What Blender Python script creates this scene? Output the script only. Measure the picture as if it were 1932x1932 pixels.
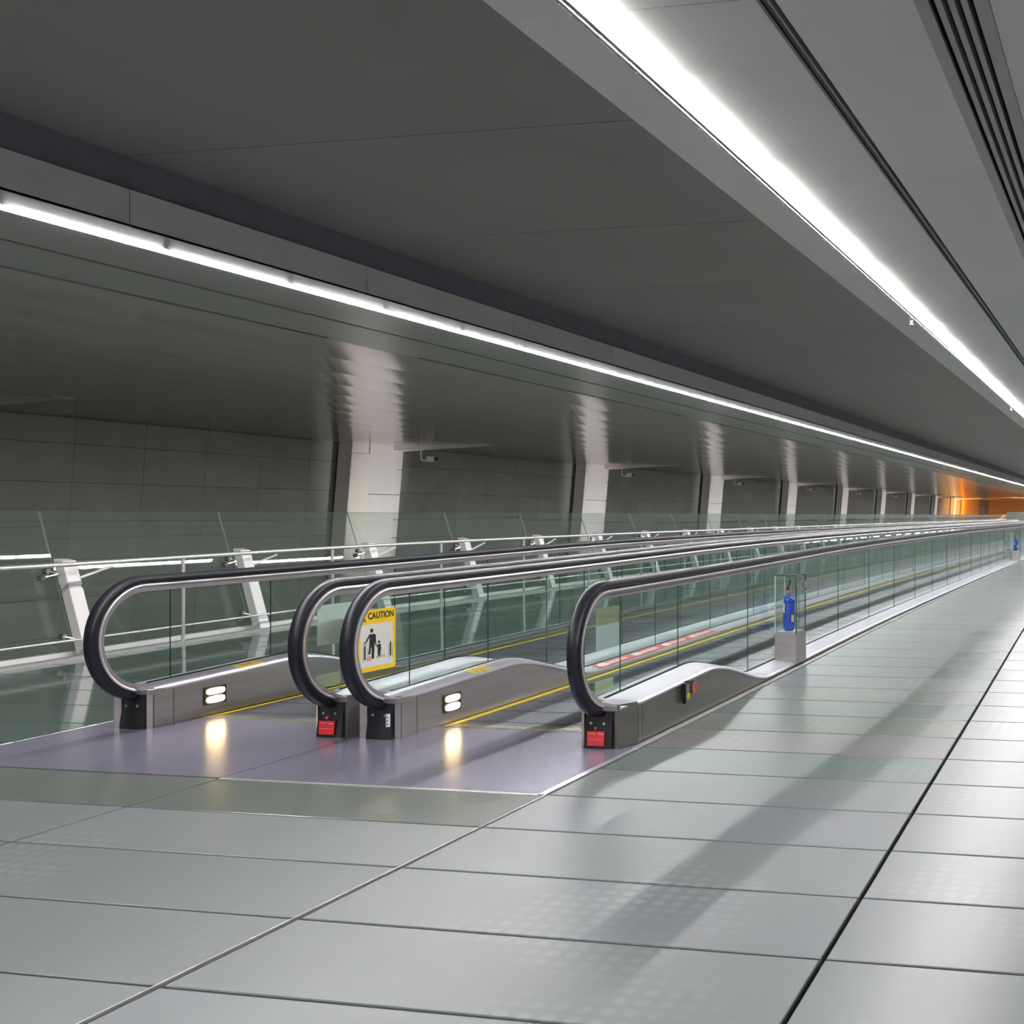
import bpy, bmesh, math, random
from mathutils import Vector
random.seed(7)
SC = bpy.context.scene
COL = SC.collection
for o in list(bpy.data.objects):
    bpy.data.objects.remove(o)

# ------------------------------------------------------------------ camera, world, exposure
CAMZ = 1.45
cd = bpy.data.cameras.new('camera')
cam = bpy.data.objects.new('camera', cd)
COL.objects.link(cam)
cam.location = (0, 0, CAMZ)
YAW = math.atan(420 / 2150)
cam.rotation_euler = (math.pi / 2, 0, YAW)
cd.sensor_width = 36.0
cd.sensor_fit = 'HORIZONTAL'
cd.lens = 2150 / 1932 * 36.0
cd.shift_x = (966 - 1717) / 1932
cd.shift_y = 6 / 1932
cd.clip_end = 400
cd.clip_start = 0.05
SC.camera = cam

W = bpy.data.worlds.new('world')
SC.world = W
W.use_nodes = True
W.node_tree.nodes['Background'].inputs[0].default_value = (0.6, 0.62, 0.65, 1)
W.node_tree.nodes['Background'].inputs[1].default_value = 0.02
SC.view_settings.view_transform = 'Standard'
SC.view_settings.look = 'None'
SC.view_settings.exposure = 0.0
SC.view_settings.gamma = 1.0
SC.view_settings.use_curve_mapping = False
SC.cycles.max_bounces = 14
SC.cycles.transparent_max_bounces = 40
SC.cycles.glossy_bounces = 6
SC.cycles.diffuse_bounces = 5
SC.cycles.sample_clamp_indirect = 6.0
SC.cycles.blur_glossy = 0.4
TUBE_W = 205.0       # radiance of the fluorescent tubes
AMBER_W = 16.0
COL_FILL_W = 1300.0         # added spots that brighten the columns

YEND = 66.0         # far end of the moving walkways
YFAR = 158.0        # far end of the hall
YNEAR = -5.0

# ------------------------------------------------------------------ floor rises gently along the hall
_T = [(-10, 0), (3, 0), (6, .033), (8, .05), (10, .082), (13, .13), (17.5, .157), (22, .172), (30, .18), (50, .19), (200, .19)]
def _lin(y):
    for (a, za), (b, zb) in zip(_T, _T[1:]):
        if y <= b:
            return za + (zb - za) * max(0.0, (y - a)) / (b - a)
    return _T[-1][1]
def zf(y):
    return sum(_lin(y + k * .35) for k in range(-4, 5)) / 9.0

# ------------------------------------------------------------------ materials
def new_mat(name):
    m = bpy.data.materials.new(name)
    m.use_nodes = True
    nt = m.node_tree
    return m, nt, nt.nodes['Principled BSDF'], nt.nodes['Material Output']

def pbr(name, col, rough=.5, metal=0.0, var=0.0, vscale=3.0, bump=0.0, bscale=(8, 8, 8), stretch=None, spec=.5, rvar=0.0, coat=0.0, objvar=0.0):
    m, nt, b, out = new_mat(name)
    b.inputs['Base Color'].default_value = (*col, 1)
    b.inputs['Roughness'].default_value = rough
    b.inputs['Metallic'].default_value = metal
    b.inputs['Specular IOR Level'].default_value = spec
    if coat:
        b.inputs['Coat Weight'].default_value = coat
        b.inputs['Coat Roughness'].default_value = .12
    tc = nt.nodes.new('ShaderNodeNewGeometry')
    mp = nt.nodes.new('ShaderNodeMapping')
    nt.links.new(tc.outputs['Position'], mp.inputs['Vector'])
    if stretch:
        mp.inputs['Scale'].default_value = stretch
    n = nt.nodes.new('ShaderNodeTexNoise')
    n.inputs['Scale'].default_value = vscale
    n.inputs['Detail'].default_value = 5
    nt.links.new(mp.outputs['Vector'], n.inputs['Vector'])
    last = None
    if var or objvar:
        mix = nt.nodes.new('ShaderNodeMixRGB')
        mix.blend_type = 'MIX'
        mix.inputs[1].default_value = (*[c * (1 - var) for c in col], 1)
        mix.inputs[2].default_value = (*[min(1, c * (1 + var)) for c in col], 1)
        ramp = nt.nodes.new('ShaderNodeMapRange')
        ramp.inputs['From Min'].default_value = .3
        ramp.inputs['From Max'].default_value = .7
        nt.links.new(n.outputs['Fac'], ramp.inputs['Value'])
        nt.links.new(ramp.outputs[0], mix.inputs[0])
        last = mix.outputs[0]
        if objvar:
            oi = nt.nodes.new('ShaderNodeObjectInfo')
            hs = nt.nodes.new('ShaderNodeHueSaturation')
            mr = nt.nodes.new('ShaderNodeMapRange')
            mr.inputs['To Min'].default_value = 1 - objvar
            mr.inputs['To Max'].default_value = 1 + objvar
            nt.links.new(oi.outputs['Random'], mr.inputs['Value'])
            nt.links.new(mr.outputs[0], hs.inputs['Value'])
            nt.links.new(last, hs.inputs['Color'])
            last = hs.outputs[0]
        nt.links.new(last, b.inputs['Base Color'])
    if rvar:
        mr = nt.nodes.new('ShaderNodeMapRange')
        mr.inputs['From Min'].default_value = .3
        mr.inputs['From Max'].default_value = .7
        mr.inputs['To Min'].default_value = max(.02, rough - rvar)
        mr.inputs['To Max'].default_value = rough + rvar
        nt.links.new(n.outputs['Fac'], mr.inputs['Value'])
        nt.links.new(mr.outputs[0], b.inputs['Roughness'])
    if bump:
        mp2 = nt.nodes.new('ShaderNodeMapping')
        mp2.inputs['Scale'].default_value = bscale
        nt.links.new(tc.outputs['Position'], mp2.inputs['Vector'])
        n2 = nt.nodes.new('ShaderNodeTexNoise')
        n2.inputs['Scale'].default_value = 1.0
        n2.inputs['Detail'].default_value = 3
        nt.links.new(mp2.outputs['Vector'], n2.inputs['Vector'])
        bp = nt.nodes.new('ShaderNodeBump')
        bp.inputs['Strength'].default_value = bump
        bp.inputs['Distance'].default_value = .01
        nt.links.new(n2.outputs['Fac'], bp.inputs['Height'])
        nt.links.new(bp.outputs[0], b.inputs['Normal'])
    return m

def emit(name, col, s):
    m, nt, b, out = new_mat(name)
    nt.nodes.remove(b)
    e = nt.nodes.new('ShaderNodeEmission')
    e.inputs[0].default_value = (*col, 1)
    e.inputs[1].default_value = s
    nt.links.new(e.outputs[0], out.inputs[0])
    return m

def glass(name, tint, refl=1.0, rough=0.0, film=0.0, filmcol=(.3, .4, .37)):
    """thin architectural glass: clear tinted transmission plus Fresnel reflection, a little surface film"""
    m, nt, b, out = new_mat(name)
    nt.nodes.remove(b)
    t = nt.nodes.new('ShaderNodeBsdfTransparent')
    t.inputs[0].default_value = (*tint, 1)
    g = nt.nodes.new('ShaderNodeBsdfGlossy')
    g.inputs['Roughness'].default_value = rough
    g.inputs['Color'].default_value = (.95, 1, .98, 1)
    lw = nt.nodes.new('ShaderNodeLayerWeight')       # Schlick, the same from either side of the pane
    lw.inputs[0].default_value = .5
    pw = nt.nodes.new('ShaderNodeMath')
    pw.operation = 'POWER'
    pw.inputs[1].default_value = 5.0
    nt.links.new(lw.outputs['Facing'], pw.inputs[0])
    f = nt.nodes.new('ShaderNodeMath')
    f.operation = 'MULTIPLY_ADD'
    f.inputs[1].default_value = .96
    f.inputs[2].default_value = .04
    nt.links.new(pw.outputs[0], f.inputs[0])
    mul = nt.nodes.new('ShaderNodeMath')
    mul.operation = 'MULTIPLY'
    mul.inputs[1].default_value = refl
    mul.use_clamp = True
    nt.links.new(f.outputs[0], mul.inputs[0])
    mx = nt.nodes.new('ShaderNodeMixShader')
    nt.links.new(mul.outputs[0], mx.inputs[0])
    base = t
    if film:
        d = nt.nodes.new('ShaderNodeBsdfDiffuse')
        d.inputs[0].default_value = (*filmcol, 1)
        m2 = nt.nodes.new('ShaderNodeMixShader')
        m2.inputs[0].default_value = film
        nt.links.new(t.outputs[0], m2.inputs[1])
        nt.links.new(d.outputs[0], m2.inputs[2])
        base = m2
    nt.links.new(base.outputs[0], mx.inputs[1])
    nt.links.new(g.outputs[0], mx.inputs[2])
    nt.links.new(mx.outputs[0], out.inputs[0])
    return m

M = {}
def tile_mat(name, col, rough):
    m = pbr(name, col, rough, var=.06, vscale=1.3, objvar=.07, spec=.32, bump=.02, bscale=(60, 60, 60))
    # faint anti-slip dots fired into the glass-like panels, masked into patches by noise
    nt = m.node_tree
    b = nt.nodes['Principled BSDF']
    src = b.inputs['Base Color'].links[0].from_socket
    g = nt.nodes.new('ShaderNodeNewGeometry')
    mp = nt.nodes.new('ShaderNodeMapping')
    mp.inputs['Scale'].default_value = (1 / .075, 1 / .0735, 0)
    v = nt.nodes.new('ShaderNodeTexVoronoi')
    v.inputs['Scale'].default_value = 1.0
    v.inputs['Randomness'].default_value = 0.0
    nt.links.new(g.outputs['Position'], mp.inputs['Vector'])
    nt.links.new(mp.outputs['Vector'], v.inputs['Vector'])
    r = nt.nodes.new('ShaderNodeMapRange')
    r.interpolation_type = 'SMOOTHSTEP'
    r.inputs['From Min'].default_value = .22
    r.inputs['From Max'].default_value = .40
    r.inputs['To Min'].default_value = 1
    r.inputs['To Max'].default_value = 0
    nt.links.new(v.outputs['Distance'], r.inputs['Value'])
    n = nt.nodes.new('ShaderNodeTexNoise')
    n.inputs['Scale'].default_value = .9
    nt.links.new(g.outputs['Position'], n.inputs['Vector'])
    r2 = nt.nodes.new('ShaderNodeMapRange')
    r2.inputs['From Min'].default_value = .53
    r2.inputs['From Max'].default_value = .68
    nt.links.new(n.outputs['Fac'], r2.inputs['Value'])
    mu = nt.nodes.new('ShaderNodeMath')
    mu.operation = 'MULTIPLY'
    nt.links.new(r.outputs[0], mu.inputs[0])
    nt.links.new(r2.outputs[0], mu.inputs[1])
    mu2 = nt.nodes.new('ShaderNodeMath')
    mu2.operation = 'MULTIPLY'
    mu2.inputs[1].default_value = .2
    nt.links.new(mu.outputs[0], mu2.inputs[0])
    mx = nt.nodes.new('ShaderNodeMixRGB')
    nt.links.new(mu2.outputs[0], mx.inputs[0])
    nt.links.new(src, mx.inputs[1])
    mx.inputs[2].default_value = (.40, .43, .42, 1)
    nt.links.new(mx.outputs[0], b.inputs['Base Color'])
    return m
M['tile'] = tile_mat('floor_tile_grey', (.140, .153, .151), .34)
M['tile_pink'] = tile_mat('floor_tile_pinkish', (.152, .144, .147), .34)
M['tile_teal'] = tile_mat('floor_tile_teal', (.118, .150, .139), .32)
M['tile_sage'] = tile_mat('floor_tile_sage', (.137, .152, .130), .33)
M['tile_blue'] = tile_mat('floor_tile_bluish', (.142, .151, .158), .34)
M['tile_olive'] = pbr('floor_tile_olive', (.125, .14, .122), .22, var=.08, vscale=1.1, objvar=.08, spec=.55)
M['tile_green'] = pbr('floor_tile_dark_green', (.075, .105, .09), .075, var=.08, vscale=1.0, objvar=.08, spec=.6)
M['grout'] = pbr('floor_joint', (.02, .022, .022), .7, var=.2)
M['joint_lip'] = pbr('tile_edge_trim', (.33, .36, .27), .4)
M['far_floor'] = pbr('far_floor', (.140, .153, .151), .34, spec=.4, var=.07, vscale=1.3)
M['plate'] = pbr('landing_plate_metal', (.26, .245, .32), .24, metal=.5, var=.08, vscale=2.0, stretch=(1, 12, 1), bump=.02, bscale=(20, 200, 20))
M['belt'] = pbr('rubber_pallets', (.055, .06, .08), .34, metal=.25, var=.12, vscale=4, bump=.25, bscale=(120, 3, 1))
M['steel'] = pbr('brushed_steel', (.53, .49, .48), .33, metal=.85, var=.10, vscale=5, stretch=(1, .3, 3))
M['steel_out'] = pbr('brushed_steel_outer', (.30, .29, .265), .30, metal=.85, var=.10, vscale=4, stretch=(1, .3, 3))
M['deck'] = pbr('deck_aluminium', (.47, .465, .51), .38, metal=.35, var=.06, vscale=4)
M['chrome'] = pbr('polished_steel', (.72, .69, .68), .16, metal=1.0, var=.03)
M['comb_edge'] = pbr('comb_edge_paint', (.36, .33, .20), .5)
M['lip'] = pbr('guide_lip_metal', (.66, .63, .63), .3, metal=.65, var=.03)
M['profile'] = pbr('balustrade_profile_metal', (.45, .40, .41), .3, metal=.7, var=.05)
M['rubber'] = pbr('black_rubber_handrail', (.010, .010, .016), .36, var=.2, spec=.30)
M['black'] = pbr('black_plastic', (.010, .010, .012), .35, var=.2)
M['dark'] = pbr('dark_gap', (.012, .012, .014), .8)
M['yellow'] = pbr('yellow_line_paint', (.78, .62, .03), .45, var=.05)
M['sticker_yellow'] = pbr('sticker_yellow', (.72, .56, .14), .45, var=.06)
M['sign_yellow'] = pbr('sign_yellow', (.80, .52, .015), .35, var=.04)
M['sign_white'] = pbr('sign_white', (.62, .61, .56), .35, var=.04)
M['ink'] = pbr('sign_ink', (.015, .02, .012), .4)
M['ink_green'] = pbr('sign_grey_green', (.25, .31, .25), .4)
M['ink_pink'] = pbr('sign_pink', (.62, .30, .28), .4)
M['ink_brown'] = pbr('sticker_brown_print', (.38, .26, .05), .5)
M['sand'] = pbr('sign_sand', (.50, .45, .35), .4)
M['red'] = pbr('sticker_red', (.58, .025, .03), .4, var=.08)
M['red_pale'] = pbr('strip_red', (.60, .04, .045), .45, var=.08)
M['red_faded'] = pbr('red_faded_sticker', (.42, .10, .08), .6, var=.2)
M['pinkwhite'] = pbr('strip_print_white', (.72, .60, .60), .5)
M['sign_back'] = pbr('sign_back_pale', (.52, .58, .57), .5, var=.03)
M['sign_back_olive'] = pbr('sign_back_olive', (.30, .32, .20), .5, var=.03)
M['sign_back_cream'] = pbr('sign_back_cream', (.50, .54, .36), .5, var=.03)
M['white'] = pbr('white_cladding', (.86, .83, .82), .45, var=.02)
M['white_warm_lit'] = pbr('white_cladding_warm_lit', (.88, .84, .76), .45, var=.02)  # warm light on the nearest column's side panel, put into its colour
M['strut'] = pbr('strut_painted_steel', (.62, .59, .58), .4, var=.05)
M['rail'] = pbr('rail_satin_steel', (.72, .70, .69), .28, metal=.7, var=.03)
M['wall'] = pbr('wall_panel_grey', (.31, .315, .28), .5, var=.08, vscale=1.4, objvar=.05)
M['wall_right'] = pbr('wall_right_paint', (.45, .46, .45), .5, var=.04)
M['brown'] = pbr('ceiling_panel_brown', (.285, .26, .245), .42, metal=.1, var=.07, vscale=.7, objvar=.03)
M['fascia'] = pbr('fascia_panel', (.62, .59, .59), .45, var=.05, objvar=.03)
M['fascia_dark'] = pbr('fascia_dark_panel', (.16, .165, .20), .5, var=.1)
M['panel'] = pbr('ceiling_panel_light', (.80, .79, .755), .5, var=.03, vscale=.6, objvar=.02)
M['plank'] = pbr('soffit_metal_plank', (.70, .625, .60), .17, metal=.55, var=.05, vscale=1.2)
M['soffit_flat'] = pbr('soffit_flat_panel', (.60, .60, .57), .3, metal=.5, var=.04, vscale=1.0)
M['slat'] = pbr('grille_slat', (.42, .42, .40), .45, var=.03)
M['blue'] = pbr('extinguisher_blue', (.015, .07, .50), .25, var=.05, coat=.4)
M['orange_band'] = pbr('extinguisher_orange', (.75, .25, .06), .4)
M['label_white'] = pbr('label_white', (.78, .78, .80), .4)
M['label_blue'] = pbr('label_line_blue', (.12, .22, .62), .4)
M['green_metal'] = pbr('pressure_gauge', (.35, .36, .32), .3, metal=.8)
M['tube'] = emit('fluorescent_tube', (1.0, .985, 1.0), TUBE_W)
M['reflector'] = pbr('lamp_reflector', (.45, .45, .47), .3, metal=.2)
M['amber'] = emit('amber_lamp', (1.0, .70, .30), AMBER_W)
M['sodium'] = emit('orange_lamp', (1.0, .42, .08), 3.4)
M['wall_far'] = pbr('far_wall_orange_glow', (.55, .30, .14), .6, var=.1, vscale=.3)  # orange glow of the far end painted into the wall colour
M['board'] = pbr('grey_board', (.20, .225, .19), .5, var=.08)
M['col_orange_lit'] = pbr('cladding_orange_lit', (.78, .36, .07), .5, var=.05)  # orange light falling on the last column, put into the cladding colour
M['gl_bal'] = glass('balustrade_glass', (.913, .948, .935), .55)
M['gl_bar'] = glass('barrier_glass', (.90, .94, .915), 1.3, film=.05, filmcol=(.26, .30, .25))
M['gl_case'] = glass('case_glass', (.95, .975, .965), .8)
M['gl_edge'] = pbr('glass_cut_edge', (.035, .075, .065), .2, spec=.6)
M['gl_edge_pale'] = pbr('glass_cut_edge_pale', (.42, .55, .50), .25, spec=.6)

# ------------------------------------------------------------------ mesh helpers
class MB:
    def __init__(s):
        s.v, s.f, s.m = [], [], []
    def poly(s, pts, mi=0):
        k = len(s.v)
        s.v += [tuple(p) for p in pts]
        s.f.append(tuple(range(k, k + len(pts))))
        s.m.append(mi)
    def hexa(s, p, mi=0):
        """8 points: bottom ring 0-3, top ring 4-7"""
        k = len(s.v)
        s.v += [tuple(q) for q in p]
        for q in ((3, 2, 1, 0), (4, 5, 6, 7), (0, 1, 5, 4), (1, 2, 6, 5), (2, 3, 7, 6), (3, 0, 4, 7)):
            s.f.append(tuple(k + i for i in q))
            s.m.append(mi)
    def box(s, x0, x1, y0, y1, z0, z1, mi=0, z0b=None, z1b=None):
        a, b = (z0 if z0b is None else z0b), (z1 if z1b is None else z1b)
        s.hexa([(x0, y0, z0), (x1, y0, z0), (x1, y1, a), (x0, y1, a), (x0, y0, z1), (x1, y0, z1), (x1, y1, b), (x0, y1, b)], mi)
    def prism(s, ring, off, mi=0, side=None):
        """extrude a closed ring of points by the vector off"""
        k, n = len(s.v), len(ring)
        s.v += [tuple(p) for p in ring] + [(p[0] + off[0], p[1] + off[1], p[2] + off[2]) for p in ring]
        s.f.append(tuple(k + i for i in range(n)))
        s.m.append(mi)
        s.f.append(tuple(k + n + i for i in reversed(range(n))))
        s.m.append(mi)
        for i in range(n):
            j = (i + 1) % n
            s.f.append((k + i, k + n + i, k + n + j, k + j))
            s.m.append(mi if side is None else side)
    def rings(s, rr, closed=True, caps=True, mi=0):
        k, n = len(s.v), len(rr[0])
        for r in rr:
            s.v += [tuple(p) for p in r]
        for a in range(len(rr) - 1):
            for i in range(n if closed else n - 1):
                j = (i + 1) % n
                s.f.append((k + a * n + i, k + a * n + j, k + (a + 1) * n + j, k + (a + 1) * n + i))
                s.m.append(mi)
        if caps and closed:
            s.f.append(tuple(k + i for i in reversed(range(n))))
            s.m.append(mi)
            s.f.append(tuple(k + (len(rr) - 1) * n + i for i in range(n)))
            s.m.append(mi)
    def tube(s, p0, p1, r, n=10, mi=0, r1=None):
        p0, p1 = Vector(p0), Vector(p1)
        d = (p1 - p0).normalized()
        a = d.orthogonal().normalized()
        b = d.cross(a)
        rr = []
        for p, q in ((p0, r), (p1, r if r1 is None else r1)):
            rr.append([p + (a * math.cos(t * 2 * math.pi / n) + b * math.sin(t * 2 * math.pi / n)) * q for t in range(n)])
        s.rings(rr, mi=mi)
    def lathe(s, c, prof, n=20, mi=0):
        rr = [[(c[0] + r * math.cos(t * 2 * math.pi / n), c[1] + r * math.sin(t * 2 * math.pi / n), c[2] + z) for t in range(n)] for r, z in prof]
        s.rings(rr, mi=mi)
    def build(s, name, mats, parent=None, smooth=False, bevel=0.0, base=None):
        me = bpy.data.meshes.new(name)
        me.from_pydata(s.v, [], s.f)
        for m in (mats if isinstance(mats, (list, tuple)) else [mats]):
            me.materials.append(m)
        for p, mi in zip(me.polygons, s.m):
            p.material_index = mi
        bm = bmesh.new()
        bm.from_mesh(me)
        bmesh.ops.recalc_face_normals(bm, faces=bm.faces)
        bm.to_mesh(me)
        bm.free()
        if smooth:
            me.polygons.foreach_set('use_smooth', [True] * len(me.polygons))
            me.set_sharp_from_angle(angle=math.radians(38))
        o = bpy.data.objects.new(name, me)
        COL.objects.link(o)
        if parent is not None:
            o.parent = parent
            q = parent
            off = Vector((0, 0, 0))
            while q is not None:
                off += q.location
                q = q.parent
            o.location = -off            # meshes are written in world metres
            if base is not None:
                pass
        if bevel:
            b = o.modifiers.new('bevel', 'BEVEL')
            b.width = bevel
            b.segments = 2
            b.limit_method = 'ANGLE'
        return o

def tag(o, label=None, cat=None, group=None, kind=None):
    if label: o['label'] = label
    if cat: o['category'] = cat
    if group: o['group'] = group
    if kind: o['kind'] = kind
    return o

def thing(name, label, cat, loc=(0, 0, 0), group=None):
    o = bpy.data.objects.new(name, None)
    o.empty_display_size = .1
    COL.objects.link(o)
    o.location = loc
    return tag(o, label, cat, group)

def struct(name, mb, mat, **k):
    o = mb.build(name, mat, **k)
    o['kind'] = 'structure'
    return o

def sobj(name):
    o = bpy.data.objects.new(name, None)
    COL.objects.link(o)
    o['kind'] = 'structure'
    return o

# ================================================================== FLOOR
XK, XM, XL = -2.975, -4.845, -6.86          # kerb line, middle line, left edge of the walkways
def xj(y):                                  # the long joint right of the walkways
    return -.893 - .0262 * min(y, 14)
JY0, JD = 2.99, .588

fl = MB()
ys = [YNEAR + i * 1.0 for i in range(int(YFAR - YNEAR) + 1)]
prof = []
for y in ys:
    z = zf(y) - .022
    prof.append([(-10.45, y, z), (4.3, y, z), (4.3, y, z - .35), (-10.45, y, z - .35)])
fl.rings(prof)
floor = struct('floor', fl, M['grout'])

def tile(x0, x1, x0b, x1b, y0, y1, mat, g=.008):
    mb = MB()
    b = .005
    z0, z1 = zf(y0), zf(y1)
    X = [(x0 + g, y0 + g, z0), (x1 - g, y0 + g, z0), (x1b - g, y1 - g, z1), (x0b + g, y1 - g, z1)]
    cx = sum(p[0] for p in X) / 4
    cy = sum(p[1] for p in X) / 4
    def sh(p, d, dz):
        return (p[0] + (d if p[0] < cx else -d), p[1] + (d if p[1] < cy else -d), p[2] + dz)
    rr = [[sh(p, 0, -.02) for p in X], [sh(p, 0, -.003) for p in X], [sh(p, b * .7, 0) for p in X]]
    mb.rings(rr)
    return mb.build('floor_tile', mat, floor)

k = -7
while JY0 + k * JD < 29.5:
    y0, y1 = JY0 + k * JD, JY0 + (k + 1) * JD
    # right-hand walking lane: the panels differ a little in tint from row to row
    lane = {4: 'tile', 5: 'tile_teal', 6: 'tile_pink', 7: 'tile_sage', 8: 'tile_teal', 9: 'tile_sage', 10: 'tile_blue', 11: 'tile_teal'}.get(k, ('tile_sage', 'tile_teal', 'tile_blue')[k % 3] if k > 11 else ('tile', 'tile_blue')[k % 2])
    if y0 > 1.0:
        tile(XK + .045, xj(y0), XK + .045, xj(y1), y0, y1, M[lane])
        if y0 < 13.5:
            tile(xj(y0), 1.05, xj(y1), 1.05, y0, y1, M['tile_pink' if k == 8 else 'tile_blue' if k % 3 else 'tile'])
    else:
        tile(XK + .045, xj(y0), XK + .045, xj(y1), y0, y1, M['tile'])
    # in front of the landing plates
    if y0 > 1.5 and y1 < 5.36:
        tile(XM, XK + .045, XM, XK + .045, y0, y1, M['tile_olive'] if k == 3 else M['tile'])
        tile(XL, XM, XL, XM, y0, y1, M['tile_olive'] if k >= 3 else M['tile'])
    # left lane along the glass barrier
    if y0 > 3.5 and y1 < 19:
        tile(-8.85, XL, -8.85, XL, y0, y1, M['tile_green'] if y0 > 4.7 else M['tile_olive'])
        if y0 > 5:
            tile(-10.12, -8.85, -10.12, -8.85, y0, y1, M['tile_green'])
    k += 1
KY = JY0 + k * JD
# plain remainder of the floor (too far, or outside the picture)
def slabs(x0, x1, ya, yb, mat, step=2.0, drop=0.0):
    mb = MB()
    n = max(1, int((yb - ya) / step))
    rr = []
    for i in range(n + 1):
        y = ya + (yb - ya) * i / n
        z = zf(y) - drop
        rr.append([(x0, y, z - .02), (x1, y, z - .02), (x1, y, z), (x0, y, z)])
    mb.rings(rr)
    return mb.build('floor_slab', mat, floor)
slabs(XK + .05, 4.2, KY, YFAR, M['far_floor'])
slabs(1.06, 4.2, YNEAR, KY, M['far_floor'])
slabs(xj(14) + .01, 1.05, 14.2, KY, M['far_floor'])
slabs(-10.12, XL, 19.0, YFAR, M['tile_green'])
slabs(-10.45, -10.13, YNEAR, YFAR, M['tile_green'])
mb = MB()
mb.box(-23, -9, YNEAR, YFAR, -4.6, -4.5)
mb.build('void_floor', M['tile_green'], floor)
slabs(XL, XK + .04, YEND + 1.0, YFAR, M['far_floor'])
slabs(-10.12, XK + .04, YNEAR, 1.2, M['far_floor'])
# metal kerb trim beside the walkway
mb = MB()
rr = []
y = 6.45
while y < YEND:
    z = zf(y)
    rr.append([(XK, y, z - .02), (XK + .045, y, z - .02), (XK + .045, y, z + .006), (XK + .03, y, z + .009), (XK, y, z + .009)])
    y += .5 if y < 20 else 2
mb.rings(rr)
struct('trim_1', mb, M['rail'])
mb = MB()
for (a, b) in ((5.32, 5.345),):
    mb.box(XM, XK, a, b, zf(a) - .01, zf(a) + .003)
    mb.box(XK, XK + .04, 5.34, 6.45, zf(5.4) - .01, zf(5.4) + .002, z0b=zf(6.45) - .01, z1b=zf(6.45) + .002)
    mb.box(XK + .04, XK + .045, 1.0, 5.34, -.01, .001, z1b=zf(5.34) + .001)
struct('trim_2', mb, M['rail'])

# ================================================================== CEILING
ceil = sobj('ceiling')
ZS, ZB = 3.30, 3.75
XF, XC = -6.30, -2.28           # left fascia, right edge of the recess
JC0, JC = 6.2, 2.3              # ceiling joints
def jrange(ya, yb):
    k = math.ceil((ya - JC0) / JC)
    out = [ya]
    while JC0 + k * JC < yb:
        if JC0 + k * JC > ya + .05:
            out.append(JC0 + k * JC)
        k += 1
    out.append(yb)
    return list(zip(out, out[1:]))
def cpanel(x0, x1, z, mat, ya=YNEAR, yb=YFAR, g=.004, name='ceiling_panel', th=.02):
    for a, b in jrange(ya, 48) + [(48, 70), (70, yb)]:
        mb = MB()
        mb.box(x0, x1, a + g / 2, b - g / 2, z, z + th)
        mb.build(name, mat, ceil)
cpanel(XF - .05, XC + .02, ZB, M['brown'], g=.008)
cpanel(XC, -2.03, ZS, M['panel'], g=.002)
cpanel(-1.862, -1.33, ZS, M['panel'], g=.005)
cpanel(-1.262, -.775, ZS, M['panel'], g=.005)
cpanel(-.505, 4.3, ZS, M['panel'], g=.005)
mb = MB()
mb.box(XC - .012, XC, YNEAR, YFAR, ZS, ZB)                      # inner side of the right-hand drop
mb.build('recess_edge', M['panel'], ceil)
mb = MB()
mb.box(-1.335, -1.255, YNEAR, YFAR, ZS + .09, ZS + .10)          # slot: back, lip
mb.box(-1.335, -1.33, YNEAR, YFAR, ZS + .02, ZS + .09)
mb.box(-1.262, -1.255, YNEAR, YFAR, ZS + .02, ZS + .09)
mb.build('slot_back', M['dark'], ceil)
mb = MB()
mb.box(-1.33, -1.292, YNEAR, YFAR, ZS + .03, ZS + .045)
mb.build('slot_rail', M['fascia_dark'], ceil)
mb = MB()
mb.box(-1.293, -1.286, YNEAR, YFAR, ZS + .004, ZS + .045)
mb.build('slot_lip', M['slat'], ceil)
mb = MB()
mb.box(-21.5, 4.5, YNEAR, YFAR, ZB + .03, ZB + .1)              # roof slab above everything
mb.build('roof_slab', M['dark'], ceil)

# left fascia
for a, b in jrange(YNEAR, 48) + [(48, 70), (70, YFAR)]:
    mb = MB()
    mb.box(XF - .012, XF, a + .004, b - .004, ZS, 3.535)
    mb.build('fascia_panel', M['fascia'], ceil)
mb = MB()
mb.box(XF - .05, XF - .03, YNEAR, YFAR, 3.5, ZB)
mb.build('fascia_shadow_gap', M['fascia_dark'], ceil)

# left soffit: flat strip holding the light, then long metal planks sloping down to the wall
def zsof(x):                    # soffit height
    return ZS
XWT = -19.62                     # top edge of the left wall
def strip(x0, x1, z, mat, name, th=.012):
    mb = MB()
    mb.box(x0, x1, YNEAR, YFAR, z, z + th)
    return mb.build(name, mat, ceil)
strip(-6.60, XF, ZS, M['soffit_flat'], 'soffit_strip')
strip(-7.415, -6.735, ZS, M['soffit_flat'], 'soffit_strip')
strip(-8.215, -7.465, ZS, M['soffit_flat'], 'soffit_strip')
strip(-7.48, -7.40, ZS + .012, M['dark'], 'soffit_slot')
NPL = 13
PW = (20.22 - 8.285) / NPL
for i in range(NPL):
    a, b = -8.285 - i * PW - .0012, -8.285 - (i + 1) * PW + .0012
    rr = []
    for y in (YNEAR, YFAR):
        q = []
        for j in range(13):
            u = j / 12
            q.append((a + (b - a) * u, y, ZS - .006 * (1 - (2 * u - 1) ** 2)))
        q.append((b, y, ZS + .02))
        q.append((a, y, ZS + .02))
        rr.append(q)
    mb = MB()
    mb.rings(rr)
    mb.build('soffit_plank', M['plank'], ceil, smooth=True)
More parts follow.
